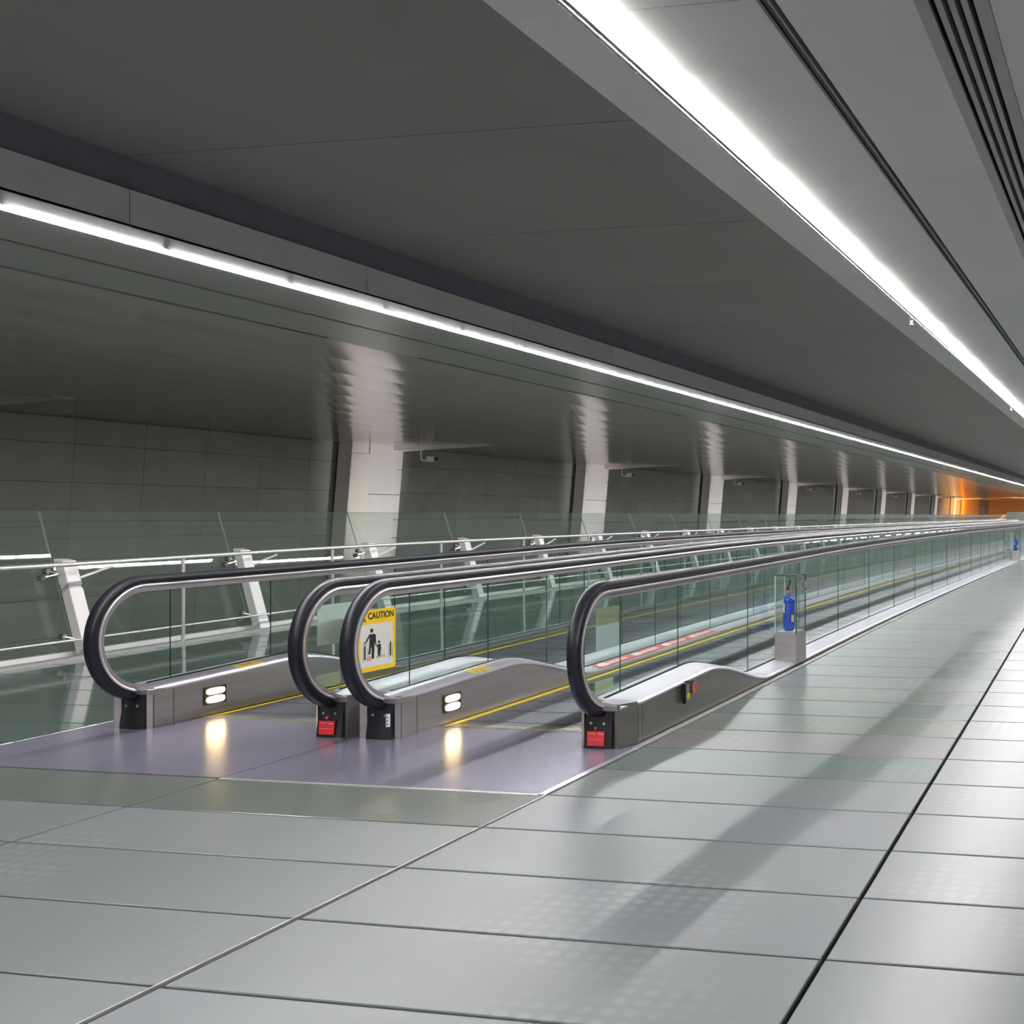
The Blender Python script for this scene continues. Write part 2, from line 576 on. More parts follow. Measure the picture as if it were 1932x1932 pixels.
# narrow air slots between the strips: runs of grille with plain gaps
gy = 2.46
ordn = ['nearest, over the left edge of the picture', 'second from the camera', 'third from the camera', 'fourth from the camera', 'fifth from the camera', 'sixth from the camera', 'seventh from the camera', 'eighth from the camera', 'ninth from the camera']
gi = 0
while gy < 78:
    g = thing('slot_diffuser', 'narrow dark slot diffuser in the left soffit, ' + ordn[min(gi, 8)], 'air diffuser', (-8.25, gy + 4, ZS), 'slot diffusers in the left soffit')
    gi += 1
    mb = MB()
    mb.box(-8.290, -8.210, gy, gy + 8.05, ZS + .004, ZS + .02)
    mb.build('backing', M['dark'], g)
    for q in (-8.265, -8.235):
        mb = MB()
        mb.box(q - .003, q + .003, gy, gy + 8.05, ZS - .003, ZS + .004)
        mb.build('blade', M['fascia_dark'], g)
    mb = MB()
    mb.box(-8.284, -8.216, gy + 8.06, gy + 9.59, ZS + .001, ZS + .01)
    mb.build('soffit_filler', M['soffit_flat'], ceil)
    gy += 9.6
# hatch seam line is the joint between the planks near the wall

# ================================================================== CEILING LIGHTS
def light_line(name, label, xa, xb, z, tx, rail_x=None, lift=.009):
    """xa..xb = open trough in the ceiling"""
    t = thing(name, label, 'ceiling light', ((xa + xb) / 2, 20, z))
    mb = MB()
    mb.box(xa, xb, YNEAR, YFAR, z + .055, z + .062)
    mb.box(xa - .004, xa, YNEAR, YFAR, z, z + .06)
    mb.box(xb, xb + .004, YNEAR, YFAR, z, z + .06)
    mb.build('reflector', M['reflector'], t)
    if rail_x:
        mb = MB()
        mb.box(rail_x - .016, rail_x + .004, YNEAR, YFAR, z - .012, z + .02)
        mb.build('edge_rail', M['chrome'], t, bevel=.003)
        mb = MB()
        mb.box(rail_x + .006, rail_x + .026, YNEAR, YFAR, z + .012, z + .03)
        mb.build('edge_channel', M['slat'], t)
    y = 4.46 - 7 * 1.2
    n = 0
    while y < YFAR - 1.3:
        L = 1.2 if y < 70 else 6.0
        mb = MB()
        r = .019
        rr = []
        for yy, q in ((y + .01, r * .45), (y + .03, r * .9), (y + .055, r), (y + L - .055, r), (y + L - .03, r * .9), (y + L - .01, r * .45)):
            rr.append([(tx + q * math.cos(a * math.pi / 5), yy, z + lift + q * math.sin(a * math.pi / 5)) for a in range(10)])
        mb.rings(rr)
        mb.build('tube', M['tube'], t)
        if 0 < y < 30:
            mb = MB()
            mb.box(tx - .012, tx + .012, y - .008, y + .008, z + .005, z + .05)
            mb.build('lamp_holder', M['slat'], t)
        y += L
        n += 1
    return t
light_line('linear_light', 'bright white tube light line in the right-hand ceiling above the walking lane', -1.995, -1.865, ZS, -1.893, -2.012)
light_line('linear_light', 'bright white tube light line along the left soffit below the grey fascia', -6.73, -6.60, ZS, -6.665, lift=.0125)

# louvred grille in the right ceiling
g = thing('linear_grille', 'long ceiling grille with four dark slots, right of the tube lights', 'air grille', (-.64, 20, ZS))
mb = MB()
mb.box(-.775, -.505, YNEAR, YFAR, ZS + .07, ZS + .08)
mb.build('backing', M['dark'], g)
xs = [-.775, -.728, -.688, -.648, -.608, -.505]
for i, (a, b) in enumerate(((-.773, -.722), (-.700, -.676), (-.654, -.630), (-.608, -.584), (-.562, -.507))):
    mb = MB()
    mb.box(a, b, YNEAR, YFAR, ZS - .003, ZS + (.02 if i in (0, 4) else .05))
    mb.build('slat', M['slat'], g)
for (px, d) in ((-2.02, 4.28), (-2.02, 11.1), (-2.02, 20.5)):
    yy = d * math.cos(YAW) - .5 if d > 5 else 3.72
    s = tag(MB().build('tmp', M['white']), None) if False else None
SPR = [(3.55, 'small white sprinkler head beside the tubes at the top edge of the picture'),
       (10.55, 'small white sprinkler head beside the right tube line, mid-way along'),
       (19.5, 'small white sprinkler head beside the right tube line, farthest along')]
for yy, lab in SPR:
    s = thing('sprinkler', lab, 'sprinkler', (-2.05, yy, ZS), 'sprinklers beside the right light line')
    mb = MB()
    mb.lathe((-2.05, yy, ZS), [(.028, 0), (.028, -.006), (.014, -.012), (.012, -.035)], 14)
    mb.build('body', M['white'], s, smooth=True)
    mb = MB()
    mb.lathe((-2.05, yy, ZS - .05), [(.004, .018), (.006, .005), (.022, 0), (.022, -.004)], 14)
    mb.build('deflector', M['white'], s, smooth=True)

# ================================================================== WALLS
LEAN = .09
def xw(z):                       # face of the left wall, across the void behind the glass barrier
    return XWT - LEAN * (ZS - z)
wl = sobj('wall_left')
def wpanel(a, b, z0, z1, name='wall_panel', g=.004, back=0.0, mat='wall', th=.02):
    mb = MB()
    q = []
    for z in (z0 + g, z1 - g):
        x = xw(z) - back
        q += [(x - th, a + g, z), (x, a + g, z), (x, b - g, z), (x - th, b - g, z)]
    mb.hexa(q)
    mb.build(name, M[mat], wl)
wpanel(YNEAR, YFAR, -4.6, 3.45, 'backing', 0, .022, 'dark', .2)
zrow = [-4.5, -2.34, -1.60, -.865, -.13, .60, 1.335, 2.07, 2.80, 3.315]
yc = 18.15 - 10 * 1.57
segs = []
while yc < 66:
    segs.append((yc, yc + 1.57))
    yc += 1.57
for a, b in segs:
    for z0, z1 in zip(zrow[2:], zrow[3:]):
        wpanel(a, b, z0, z1)
for a, b in ((YNEAR, segs[0][0]), (yc, 90), (90, 120), (120, YFAR)):
    for z0, z1 in zip(zrow[2:], zrow[3:]):
        wpanel(a, b, z0, z1)
wpanel(YNEAR, YFAR, zrow[0], zrow[2], 'wall_base')
mb = MB()
mb.box(4.2, 4.4, YNEAR, YFAR, -.1, 3.9)
struct('wall_right', mb, M['wall_right'])
mb = MB()
mb.box(-22.5, 4.4, YNEAR - .2, YNEAR, -4.6, 3.9)
struct('wall_back', mb, M['wall_right'])
mb = MB()
mb.box(-22.5, 4.4, YFAR, YFAR + .2, -4.6, 3.9)
struct('wall_front', mb, M['wall_far'])

# ================================================================== COLUMNS
ORD = ['nearest', 'second', 'third', 'fourth', 'fifth', 'sixth', 'seventh', 'eighth', 'ninth', 'tenth']
def lean(x, z):
    return x - LEAN * (ZS - z)
CY0, CDY = 27.5, 12.26          # far ends of the column blades
XCF = -19.2                    # their face towards the hall
def beam(xb, Y):
    """tapering haunch of a cross beam that runs up into the soffit"""
    mb = MB()
    xe = -16.4
    mb.hexa([(xb, Y - .4, 3.155), (xe, Y - .4, 3.285), (xe, Y, 3.285), (xb, Y, 3.155),
             (xb, Y - .4, 3.31), (xe, Y - .4, 3.31), (xe, Y, 3.31), (xb, Y, 3.31)])
    return mb
for i in range(10):
    Y = CY0 + CDY * i
    last = i == 9
    lab = ('orange-lit wide column beyond the white ones, at the far end of the row' if last else
           'white leaning column with panel joints behind the glass barrier, %s from the camera' % ORD[i])
    c = thing('column', lab, 'column', (-19.3, Y - 1, -4.5), 'leaning columns along the left wall')
    mat = M['col_orange_lit'] if last else M['white']
    D = .34
    def slab(x1, ya, yb, z0, z1, name, m, d=D):
        x0 = x1 - d
        mb = MB()
        mb.hexa([(lean(x0, z0), ya, z0), (lean(x1, z0), ya, z0), (lean(x1, z0), yb, z0), (lean(x0, z0), yb, z0),
                 (lean(x0, z1), ya, z1), (lean(x1, z1), ya, z1), (lean(x1, z1), yb, z1), (lean(x0, z1), yb, z1)])
        return mb.build(name, m, c, bevel=.02)
    if last:
        for a, b in ((-4.5, -.40), (-.39, 1.995), (2.005, 3.31)):
            slab(XCF, 131.5, 144.5, a, b, 'cladding_panel', mat)
        continue
    ym = Y - (1.43 if i == 0 else 1.80)
    for a, b in ((-4.5, -.40), (-.39, 1.995), (2.005, 3.31)):
        slab(XCF, ym, Y - .27, a, b, 'cladding_panel', mat)
    zs = [-4.5, -.6, .2, .85, 1.33, 2.0, 2.67, 3.31]
    for a, b in zip(zs, zs[1:]):
        slab(XCF - .05, Y - .262, Y, a + .006, b - .006, 'web_panel', mat)
    ys_ = Y - (2.2 if i == 0 else 2.05)
    wm = M['white_warm_lit'] if i == 0 else mat
    slab(XCF + .06, ys_, ym - .006, -4.5, 3.03, 'side_panel', wm, D + .06)
    slab(XCF + .06, ys_, ym - (.12 if i == 0 else .01), 3.03, 3.31, 'side_panel', wm, D + .06)
    beam(XCF - .05, Y - .1).build('beam', mat, c)
    sp = bpy.data.lights.new('column_fill_spot', 'SPOT')     # added unseen spot in the void, brightens the column
    sp.energy = COL_FILL_W
    sp.color = (1, .95, .93)
    sp.spot_size = math.radians(30)
    sp.spot_blend = .9
    sp.shadow_soft_size = .12
    so = bpy.data.objects.new('column_fill_spot', sp)
    COL.objects.link(so)
    so.location = (-14.6, Y - 1.0, -3.6)
    so.rotation_euler = (Vector((-19.3, Y - 1.05, 1.7)) - Vector(so.location)).to_track_quat('-Z', 'Y').to_euler()
    if i < 6:
        cx, cy = -18.75, Y + .02
        s = thing('security_camera', 'small white security camera hanging on a bent pipe beside the %s white column' % ORD[i], 'security camera',
                  (cx, cy, ZS), 'security cameras beside the columns')
        mb = MB()
        mb.tube((cx, cy, ZS), (cx, cy, 2.96), .02)
        mb.tube((cx, cy, 2.97), (cx + .05, cy, 2.92), .022)
        mb.tube((cx + .045, cy, 2.92), (cx + .22, cy, 2.92), .02)
        mb.build('pipe', M['strut'], s, smooth=True)
        mb = MB()
        mb.box(cx + .20, cx + .42, cy - .08, cy + .08, 2.88, 3.02)
        mb.build('housing', M['strut'], s, bevel=.012)
        mb = MB()
        mb.tube((cx + .42, cy, 2.955), (cx + .47, cy, 2.955), .06, 14)
        mb.build('lens', M['black'], s)
tag(beam(-19.0, CY0 - CDY - .1).build('beam', M['white']), 'pale wedge-shaped beam end under the soffit at the left edge', 'beam')

# ================================================================== GLASS BARRIER
TILT = .305
def xg(z, y, t):                 # barrier glass plane
    return -10.21 - t * (z - zf(y) - .05)
br = thing('glass_barrier', 'tilted glass barrier on leaning white struts along the left wall', 'barrier', (-10.2, 9.4, zf(9.4)))
SY = [9.42 + 2.27 * i for i in range(-2, 48)]
ZT = 1.49
for i, (a, b) in enumerate(zip(SY, SY[1:])):
    mb = MB()
    g = .004
    t = (.295, .295, .317, .325)[i] if i < 4 else min(.325 + .0125 * (i - 3), .38)
    z0a, z0b = zf(a) + .05, zf(b) + .05
    n = Vector((math.cos(math.atan(TILT)), 0, math.sin(math.atan(TILT)))) * .012
    ring = [(xg(z0a, a, t), a + g, z0a), (xg(z0b, b, t), b - g, z0b), (xg(ZT, b, t), b - g, ZT), (xg(ZT, a, t), a + g, ZT)]
    mb.prism(ring, -n, 0, 1)
    mb.build('glass_pane', [M['gl_bar'], M['gl_edge_pale']], br)
for i, Y in enumerate(SY):
    z = zf(Y)
    # leaning box strut in two lengths
    def sx(h):
        return -10.10 - .30 * h
    for (h0, h1) in ((.02, .66), (.69, .93)):
        mb = MB()
        w, dpt = .075, .11
        mb.hexa([(sx(h0), Y - w, z + h0), (sx(h0) + dpt, Y - w, z + h0), (sx(h0) + dpt, Y + w, z + h0), (sx(h0), Y + w, z + h0),
                 (sx(h1), Y - w, z + h1 + .02), (sx(h1) + dpt, Y - w, z + h1), (sx(h1) + dpt, Y + w, z + h1), (sx(h1), Y + w, z + h1 + .02)])
        mb.build('strut', M['strut'], br, bevel=.006)
    if Y < 40:
        mb = MB()
        mb.hexa([(sx(.655) + .008, Y - .068, z + .655), (sx(.655) + .10, Y - .068, z + .655), (sx(.655) + .10, Y + .068, z + .655), (sx(.655) + .008, Y + .068, z + .655),
                 (sx(.70) + .008, Y - .068, z + .70), (sx(.70) + .10, Y - .068, z + .70), (sx(.70) + .10, Y + .068, z + .70), (sx(.70) + .008, Y + .068, z + .70)])
        mb.build('strut_joint', M['fascia'], br)
        for h in (.80, .17):
            mb = MB()
            p = Vector((sx(h) + .03, Y - .08, z + h))
            for q in ((-.03, -.15, -.03), (-.06, -.07, .03), (-.04, .22, .03)):
                e = p + Vector(q)
                mb.tube(p, e, .011, 8)
                mb.tube(e + Vector((-.03, 0, 0)), e + Vector((.02, 0, 0)), .026, 10)
            mb.build('spider_clamp', M['chrome'], br, smooth=True)
        mb = MB()
        mb.tube((sx(.78) + .11, Y + .06, z + .755), (sx(.78) + .13, Y + .42, z + .86), .013, 8)
        mb.build('brace_rod', M['fascia'], br, smooth=True)
mb = MB()
mb.rings([[(-10.26, y, zf(y)), (-10.19, y, zf(y)), (-10.19, y, zf(y) + .045), (-10.26, y, zf(y) + .045)] for y in [4 + .5 * i for i in range(60)] + [36, 44, 60, 72]])
mb.build('base_channel', M['strut'], br)

gr = thing('guard_rail', 'satin steel guard rail on slim posts in front of the glass barrier', 'railing', (-9.9, 8, zf(8)))
def rail(x, h, r, name, mat=M['rail']):
    mb = MB()
    yy = [2 + .75 * i for i in range(40)] + [34, 38, 44, 52, 60, 70, 90, 114]
    rr = [[(x + r * math.cos(a * math.pi / 5), y, zf(y) + h + r * math.sin(a * math.pi / 5)) for a in range(10)] for y in yy]
    mb.rings(rr)
    return mb.build(name, mat, gr, smooth=True)
rail(-9.9, .915, .023, 'top_rail')
rail(-9.9, .19, .012, 'lower_rail')
y = 3.5
while y < 70:
    mb = MB()
    mb.tube((-9.9, y, zf(y)), (-9.9, y, zf(y) + .905), .019, 10)
    mb.build('post', M['rail'], gr, smooth=True)
    y += 2.3
mb = MB()
mb.rings([[(-9.93, y, zf(y)), (-9.87, y, zf(y)), (-9.87, y, zf(y) + .028), (-9.88, y, zf(y) + .032), (-9.93, y, zf(y) + .032)] for y in [2 + .5 * i for i in range(60)] + [36, 44, 60, 70]])
mb.build('kerb', M['rail'], gr)

# ================================================================== MOVING WALKWAYS
YC, RC, ZC = 6.495, .39, .595     # newel centre, path radius, centre height
def hd(y):                        # deck height above the floor
    y = min(y, (YEND + 6.4) - y) if y > 30 else y
    if y < 7.75:
        return .285 + .04 * (y - 6.4) / 1.35
    t = min(1, (y - 7.75) / 1.45)
    t = t * t * (3 - 2 * t)
    return .325 + (.068 - .325) * t
def dys():
    o = [6.42 + .1 * i for i in range(33)]
    y = 10.0
    while y < 24:
        o.append(y)
        y += .75
    while y < YEND - 4:
        o.append(y)
        y += 3
    o += [YEND - 3.6 + .2 * i for i in range(19)]
    return [q for q in o if q <= YEND]
DYS = dys()

def loop_path():
    """centre line of the handrail in the Y-Z plane, with outward normals"""
    pts = []
    for i in range(25):
        a = -math.pi / 2 - math.pi * i / 24
        pts.append((YC + RC * math.cos(a), ZC + RC * math.sin(a) + zf(YC), (math.cos(a), math.sin(a))))
    pts.insert(0, (YC + .12, ZC - RC + zf(YC) - .006, (0, -1)))
    y = YC + .3
    while y < YEND - .4:
        pts.append((y, ZC + RC + zf(y), (0, 1)))
        y += .5 if y < 24 else 2.0
    zc = zf(YEND)
    for i in range(25):
        a = math.pi / 2 - math.pi * i / 24
        pts.append((YEND - .4 + RC * math.cos(a), ZC + RC * math.sin(a) + zc, (math.cos(a), math.sin(a))))
    return pts
PATH = loop_path()
def sweep(prof, X, name, mat, parent):
    mb = MB()
    rr = [[(X + u, y + n[0] * v, z + n[1] * v) for u, v in prof] for y, z, n in PATH]
    mb.rings(rr)
    return mb.build(name, mat, parent, smooth=True)
RAILP = [(-.040, -.012), (-.041, .004), (-.034, .018), (-.018, .025), (.018, .025), (.034, .018), (.041, .004), (.040, -.012), (.030, -.020), (-.030, -.020)]
GUIDEP = [(-.024, -.020), (.024, -.020), (.024, -.036), (-.024, -.036)]
LIPP = [(-.034, -.032), (-.037, -.040), (-.034, -.048), (.034, -.048), (.037, -.040), (.034, -.032)]
BALP = [(-.021, -.047), (-.021, -.082), (.021, -.082), (.021, -.047)]

def fontmesh(txt, name, mat, parent, origin, ux, uy, size, depth=.0006, shear=0):
    cu = bpy.data.curves.new('lettering', 'FONT')
    cu.body = txt
    cu.size = size
    cu.extrude = depth
    cu.shear = shear
    cu.offset = size * .03
    cu.align_x = 'CENTER'
    tmp = bpy.data.objects.new('lettering', cu)
    COL.objects.link(tmp)
    bpy.context.view_layer.update()
    me = bpy.data.meshes.new_from_object(tmp.evaluated_get(bpy.context.evaluated_depsgraph_get()))
    bpy.data.objects.remove(tmp)
    ux, uy, o0 = Vector(ux), Vector(uy), Vector(origin)
    uz = ux.cross(uy).normalized()
    for v in me.vertices:
        v.co = o0 + ux * v.co.x + uy * v.co.y + uz * v.co.z
    me.materials.clear()
    me.materials.append(mat)
    o = bpy.data.objects.new(name, me)
    COL.objects.link(o)
    o.parent = parent
    q, off = parent, Vector((0, 0, 0))
    while q is not None:
        off += q.location
        q = q.parent
    o.location = -off
    return o

def side_quad(X, y0, y1, z0, z1, th):
    mb = MB()
    mb.box(min(X, X + th), max(X, X + th), y0, y1, z0, z1)
    return mb

def balustrade(root, X, s, outer, which):
    """s=+1: belt lies on the +X side. outer = width of the deck on the outside"""
    oi, oo = X + s * .13, X - s * outer
    # --- handrail
    sweep(RAILP, X, 'handrail', M['rubber'], root)
    sweep(GUIDEP, X, 'handrail_guide', M['black'], root)
    sweep(LIPP, X, 'guide_lip', M['lip'], root)
    sweep(BALP, X, 'balustrade_profile', M['profile'], root)
    # --- glass
    rg = RC - .07
    joints = [6.72, 7.65]
    y = 9.15
    while y < YEND - 1:
        joints.append(y)
        y += 1.5
    joints.append(YEND - .4)
    first = []
    for i in range(17):
        a = -math.pi / 2 - math.pi * i / 16
        first.append((X - .0035, YC + rg * math.cos(a), ZC + zf(YC) + rg * math.sin(a)))
    first += [(X - .0035, joints[0] - .0015, ZC + rg + zf(6.7)), (X - .0035, joints[0] - .0015, .28 + zf(6.7))]
    mb = MB()
    mb.prism(first, (.007, 0, 0), 0, 1)
    mb.build('glass_panel', [M['gl_bal'], M['gl_edge']], root)
    for a, b in zip(joints, joints[1:]):
        mb = MB()
        ha, hb = hd(a) - .02, hd(b) - .02
        ys = [a + .0015, (a + b) / 2, b - .0015]
        ring = [(X - .0035, q, zf(q) + (hd(q) - .02)) for q in ys] + [(X - .0035, q, zf(q) + ZC + rg) for q in reversed(ys)]
        mb.prism(ring, (.007, 0, 0), 0, 1)
        mb.build('glass_panel', [M['gl_bal'], M['gl_edge']], root)
    # --- deck (aluminium cover on both sides of the glass)
    for side, xe, nm in ((s, oi, 'inner_deck'), (-s, oo, 'outer_deck')):
        mb = MB()
        rr = []
        for y in DYS:
            t = max(0.0, 1 - (y - 6.42) / .2)
            tt = max(0.0, 1 - (YEND - y) / .2)
            xo = xe - side * (.05 if abs(xe - X) > .15 else .02) * max(t, tt)
            h, z = hd(y), zf(y)
            xi = X + side * .008
            rr.append([(xi, y, z + h), (xo - side * .012, y, z + h - .022), (xo, y, z + h - .034), (xo, y, z + h - .046), (xo - side * .012, y, z + h - .05), (xi, y, z + h - .03)])
        mb.rings(rr)
        mb.build(nm, M['deck'], root, smooth=True)
    mb = MB()                              # dark seal beside the glass
    rr = []
    for y in DYS:
        h, z = hd(y), zf(y)
        if y < 6.5:
            continue
        rr.append([(X + s * .0055, y, z + h - .01), (X + s * .017, y, z + h - .01), (X + s * .016, y, z + h + .004), (X + s * .0055, y, z + h + .007)])
    mb.rings(rr)
    mb.build('glass_seal', M['black'], root)
    # --- side cladding, inner and outer
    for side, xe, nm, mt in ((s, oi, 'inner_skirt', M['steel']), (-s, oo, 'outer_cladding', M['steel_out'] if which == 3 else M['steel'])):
        for (ya, yb) in ((6.455 if abs(xe - X) < .15 else 6.55, 6.62), (6.622, 9.62), (9.63, YEND - 2.6), (YEND - 2.6, YEND)):
            mb = MB()
            rr = []
            q = [y for y in DYS if ya < y < yb]
            for y in [ya + .002] + q + [yb - .002]:
                h, z = hd(y) - .045, zf(y)
                x1 = xe - side * .006
                rr.append([(x1 - side * .012, y, z - .01), (x1, y, z - .01), (x1, y, z + h), (x1 - side * .012, y, z + h)])
            mb.rings(rr)
            mb.build(nm, mt, root, smooth=True)
    # --- newel end cladding: folded plate round the front, left and right of the black inlet
    z0 = zf(6.4)
    def plan(pts, name, mt, top=.27, th=.004):
        mb = MB()
        n = len(pts)
        ring = []
        for (x, y) in pts:
            ring.append((x, y))
        inner = [(x * 1 + (0), y + th) for x, y in pts]
        for a in range(n - 1):
            (xa, ya), (xb, yb) = pts[a], pts[a + 1]
            mb.hexa([(xa, ya, z0 - .01), (xb, yb, z0 - .01), (xb, yb + .012, z0 - .01), (xa, ya + .012, z0 - .01),
                     (xa, ya, z0 + top), (xb, yb, z0 + top), (xb, yb + .012, z0 + top), (xa, ya + .012, z0 + top)])
        return mb.build(name, mt, root)
    for side, w in ((s, .13), (-s, outer)):
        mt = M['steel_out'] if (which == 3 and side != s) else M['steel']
        e = w - .006
        if w > .15:
            plan([(X + side * .098, 6.43), (X + side * .135, 6.41)], 'end_strip', M['steel'])
            plan([(X + side * .135, 6.41), (X + side * (e - .02), 6.50), (X + side * e, 6.545)], 'end_cladding', mt)
        else:
            plan([(X + side * .098, 6.43), (X + side * e, 6.45)], 'end_cladding', M['steel'])
    # deck nose bracket
    mb = MB()
    z1 = z0 + .262
    mb.box(X + .02, X + .125, 6.415, 6.56, z1 - .035, z1)
    mb.build('deck_bracket', M['steel'], root, bevel=.004)
    # --- black handrail inlet
    mb = MB()
    prof = [(6.395, z0), (6.40, z0 + .05), (6.43, z0 + .20), (6.425, z0 + .235), (6.50, z0 + .25), (6.62, z0 + .25), (6.62, z0)]
    rr = []
    for u, f in ((-.094, .03), (-.088, .008), (-.05, 0), (0, -.004), (.05, 0), (.088, .008), (.094, .03)):
        rr.append([(X + u, y + (f if y < 6.5 else 0), z) for y, z in prof])
    mb.rings(rr)
    box = mb.build('handrail_inlet', M['black'], root, smooth=True)
    for u in (-.045, .04):
        mb = MB()
        mb.tube((X + u, 6.43, z0 + .155), (X + u, 6.412, z0 + .152), .009, 10)
        mb.build('screw', M['chrome'], box)
    # brush collar where the rail dives in
    mb = MB()
    mb.box(X - .060, X + .060, 6.44, 6.60, z0 + .16, z0 + .262)
    mb.build('brush_collar', M['black'], box, bevel=.015)
    if which in (1, 3):
        mb = MB()
        mb.prism([(X - .062, 6.400, z0 + .105), (X + .052, 6.400, z0 + .108), (X + .052, 6.388, z0 + .022), (X - .056, 6.388, z0 + .022)], (0, -.004, 0))
        o = mb.build('red_sticker', M['red'], box)
        o['label'] = 'red warning sticker'
        mb = MB()
        mb.box(X + .012, X + .046, 6.388, 6.394, z0 + .088, z0 + .095)
        mb.box(X - .05, X - .005, 6.388, 6.392, z0 + .091, z0 + .094)
        for k in range(6):
            mb.box(X - .048 + k * .016, X - .040 + k * .016, 6.386, 6.390, z0 + .056, z0 + .060)
        mb.build('sticker_print', M['ink_pink'], box)
        mb = MB()
        mb.tube((X - .008, 6.41, z0 + .127), (X - .008, 6.396, z0 + .125), .009, 12)
        mb.build('red_dot', M['red_faded'], box)
    if which == 2:
        mb = MB()
        mb.box(X + .066, X + .086, 6.386, 6.402, z0 + .085, z0 + .165)
        mb.build('white_sticker', M['label_white'], box)
        mb = MB()
        for k in range(3):
            mb.box(X + .072, X + .080, 6.383, 6.386, z0 + .10 + k * .02, z0 + .108 + k * .02)
        mb.build('sticker_print', M['ink'], box)

def walkway(label, XLft, XRgt, idx):
    xa, xb = (XL, XM) if idx == 0 else (XM, XK)
    root = thing('moving_walkway', label, 'moving walkway', ((XLft + XRgt) / 2, 6.4, zf(6.4)), 'twin moving walkways')
    # landing plates
    for (ya, yb) in ((5.348, 6.848),):
        mb = MB()
        n = 6
        rr = []
        for i in range(n + 1):
            y = ya + (yb - ya) * i / n
            z = zf(y)
            rr.append([(xa + .004, y, z - .02), (xb - .004, y, z - .02), (xb - .004, y, z + .002), (xa + .004, y, z + .002)])
        mb.rings(rr)
        mb.build('landing_plate', M['plate'], root)
    mb = MB()
    mb.box(XLft + .125, XRgt - .125, 6.856, 6.864, zf(6.85) - .01, zf(6.85) + .006)
    mb.build('comb_edge', M['comb_edge'], root)
    mb = MB()
    x = XLft + .14
    while x < XRgt - .14:
        mb.box(x, x + .012, 6.865, 6.97, zf(6.9) - .014, zf(6.9) + .002)
        x += .024
    mb.build('comb', M['steel'], root)
    # pallets
    mb = MB()
    rr = []
    y = 6.93
    while y < YEND - .5:
        z = zf(y)
        rr.append([(XLft + .15, y, z - .03), (XRgt - .15, y, z - .03), (XRgt - .15, y, z - .006), (XLft + .15, y, z - .006)])
        y += .5 if y < 24 else 2
    mb.rings(rr)
    mb.build('belt', M['belt'], root)
    mb = MB()
    y = 7.1
    while y < 40:
        mb.box(XLft + .16, XRgt - .16, y, y + .006, zf(y) - .01, zf(y) - .0045)
        y += .4
    o = mb.build('pallet_joints', M['dark'], root)
    o['kind'] = 'stuff'
    for xx in (XLft + .145, XRgt - .175):
        mb = MB()
        rr = []
        y = 6.87
        while y < YEND - .5:
            z = zf(y)
            rr.append([(xx, y, z - .012), (xx + .03, y, z - .012), (xx + .03, y, z + .001), (xx, y, z + .001)])
            y += .5 if y < 24 else 2
        mb.rings(rr)
        mb.build('yellow_line', M['yellow'], root)
    balustrade(root, XLft, +1, .35 / 2 if idx else .18, 0 if idx == 0 else 2)
    balustrade(root, XRgt, -1, .172 if idx == 0 else .20, 1 if idx == 0 else 3)
    # amber lamp in the skirt of the left balustrade
    X = XLft + .13
    yl, zl = (6.97, .14 + zf(7)) if idx == 0 else (7.0, .14 + zf(7))
    mb = MB()
    mb.box(X - .004, X + .003, yl - .10, yl + .10, zl - .062, zl + .062)
    h = mb.build('lamp_housing', M['ink'], root, bevel=.006)
    for (a, b, w) in ((.004, .05, .0), (-.055, -.006, .0)):
        mb = MB()
        r = []
        for t in range(12):
            an = math.pi * 2 * t / 12
            r.append((X + .001, yl + .083 * math.copysign(abs(math.cos(an)) ** .6, math.cos(an)), zl + (a + b) / 2 + (b - a) / 2 * math.copysign(abs(math.sin(an)) ** .6, math.sin(an))))
        mb.prism(r, (.006, 0, 0))
        mb.build('lens', M['amber'], h)
    # yellow sticker on the deck
    y0 = 7.22 if idx == 0 else 7.28
    z = zf(7.3) + hd(7.3)
    mb = MB()
    xs0, xs1 = XLft + .035, XLft + .118
    zz = lambda x, y: zf(y) + hd(y) - .022 * ((x - XLft) - .008) / .11 + .0015
    mb.prism([(xs0, y0, zz(xs0, y0)), (xs0, y0 + .24, zz(xs0, y0 + .24)), (xs1, y0 + .24, zz(xs1, y0 + .24)), (xs1, y0, zz(xs1, y0))], (0, 0, .001))
    st = mb.build('yellow_sticker', M['sticker_yellow'], root)
    mb = MB()
    for (u0, u1, v0, v1) in ((.25, .40, .14, .24), (.48, .62, .14, .24), (.22, .36, .55, .66), (.44, .48, .55, .66), (.54, .64, .55, .66), (.74, .82, .55, .66)):
        ya, yb_ = y0 + .24 * u0, y0 + .24 * u1
        x1, x2 = xs0 + .083 * (v0 + .12), xs0 + .083 * (v1 + .14)
        mb.prism([(x1, ya, zz(x1, ya) + .0012), (x1, yb_, zz(x1, yb_) + .0012), (x2, yb_, zz(x2, yb_) + .0012), (x2, ya, zz(x2, ya) + .0012)], (0, 0, .0006))
    mb.build('sticker_print', M['ink_brown'], st)
    return root
wa = walkway('far-side moving walkway next to the glass barrier, left of the pair', -6.50, -5.02, 0)
wb = walkway('near-side moving walkway with the yellow CAUTION sign on its glass', -4.665, -3.18, 1)

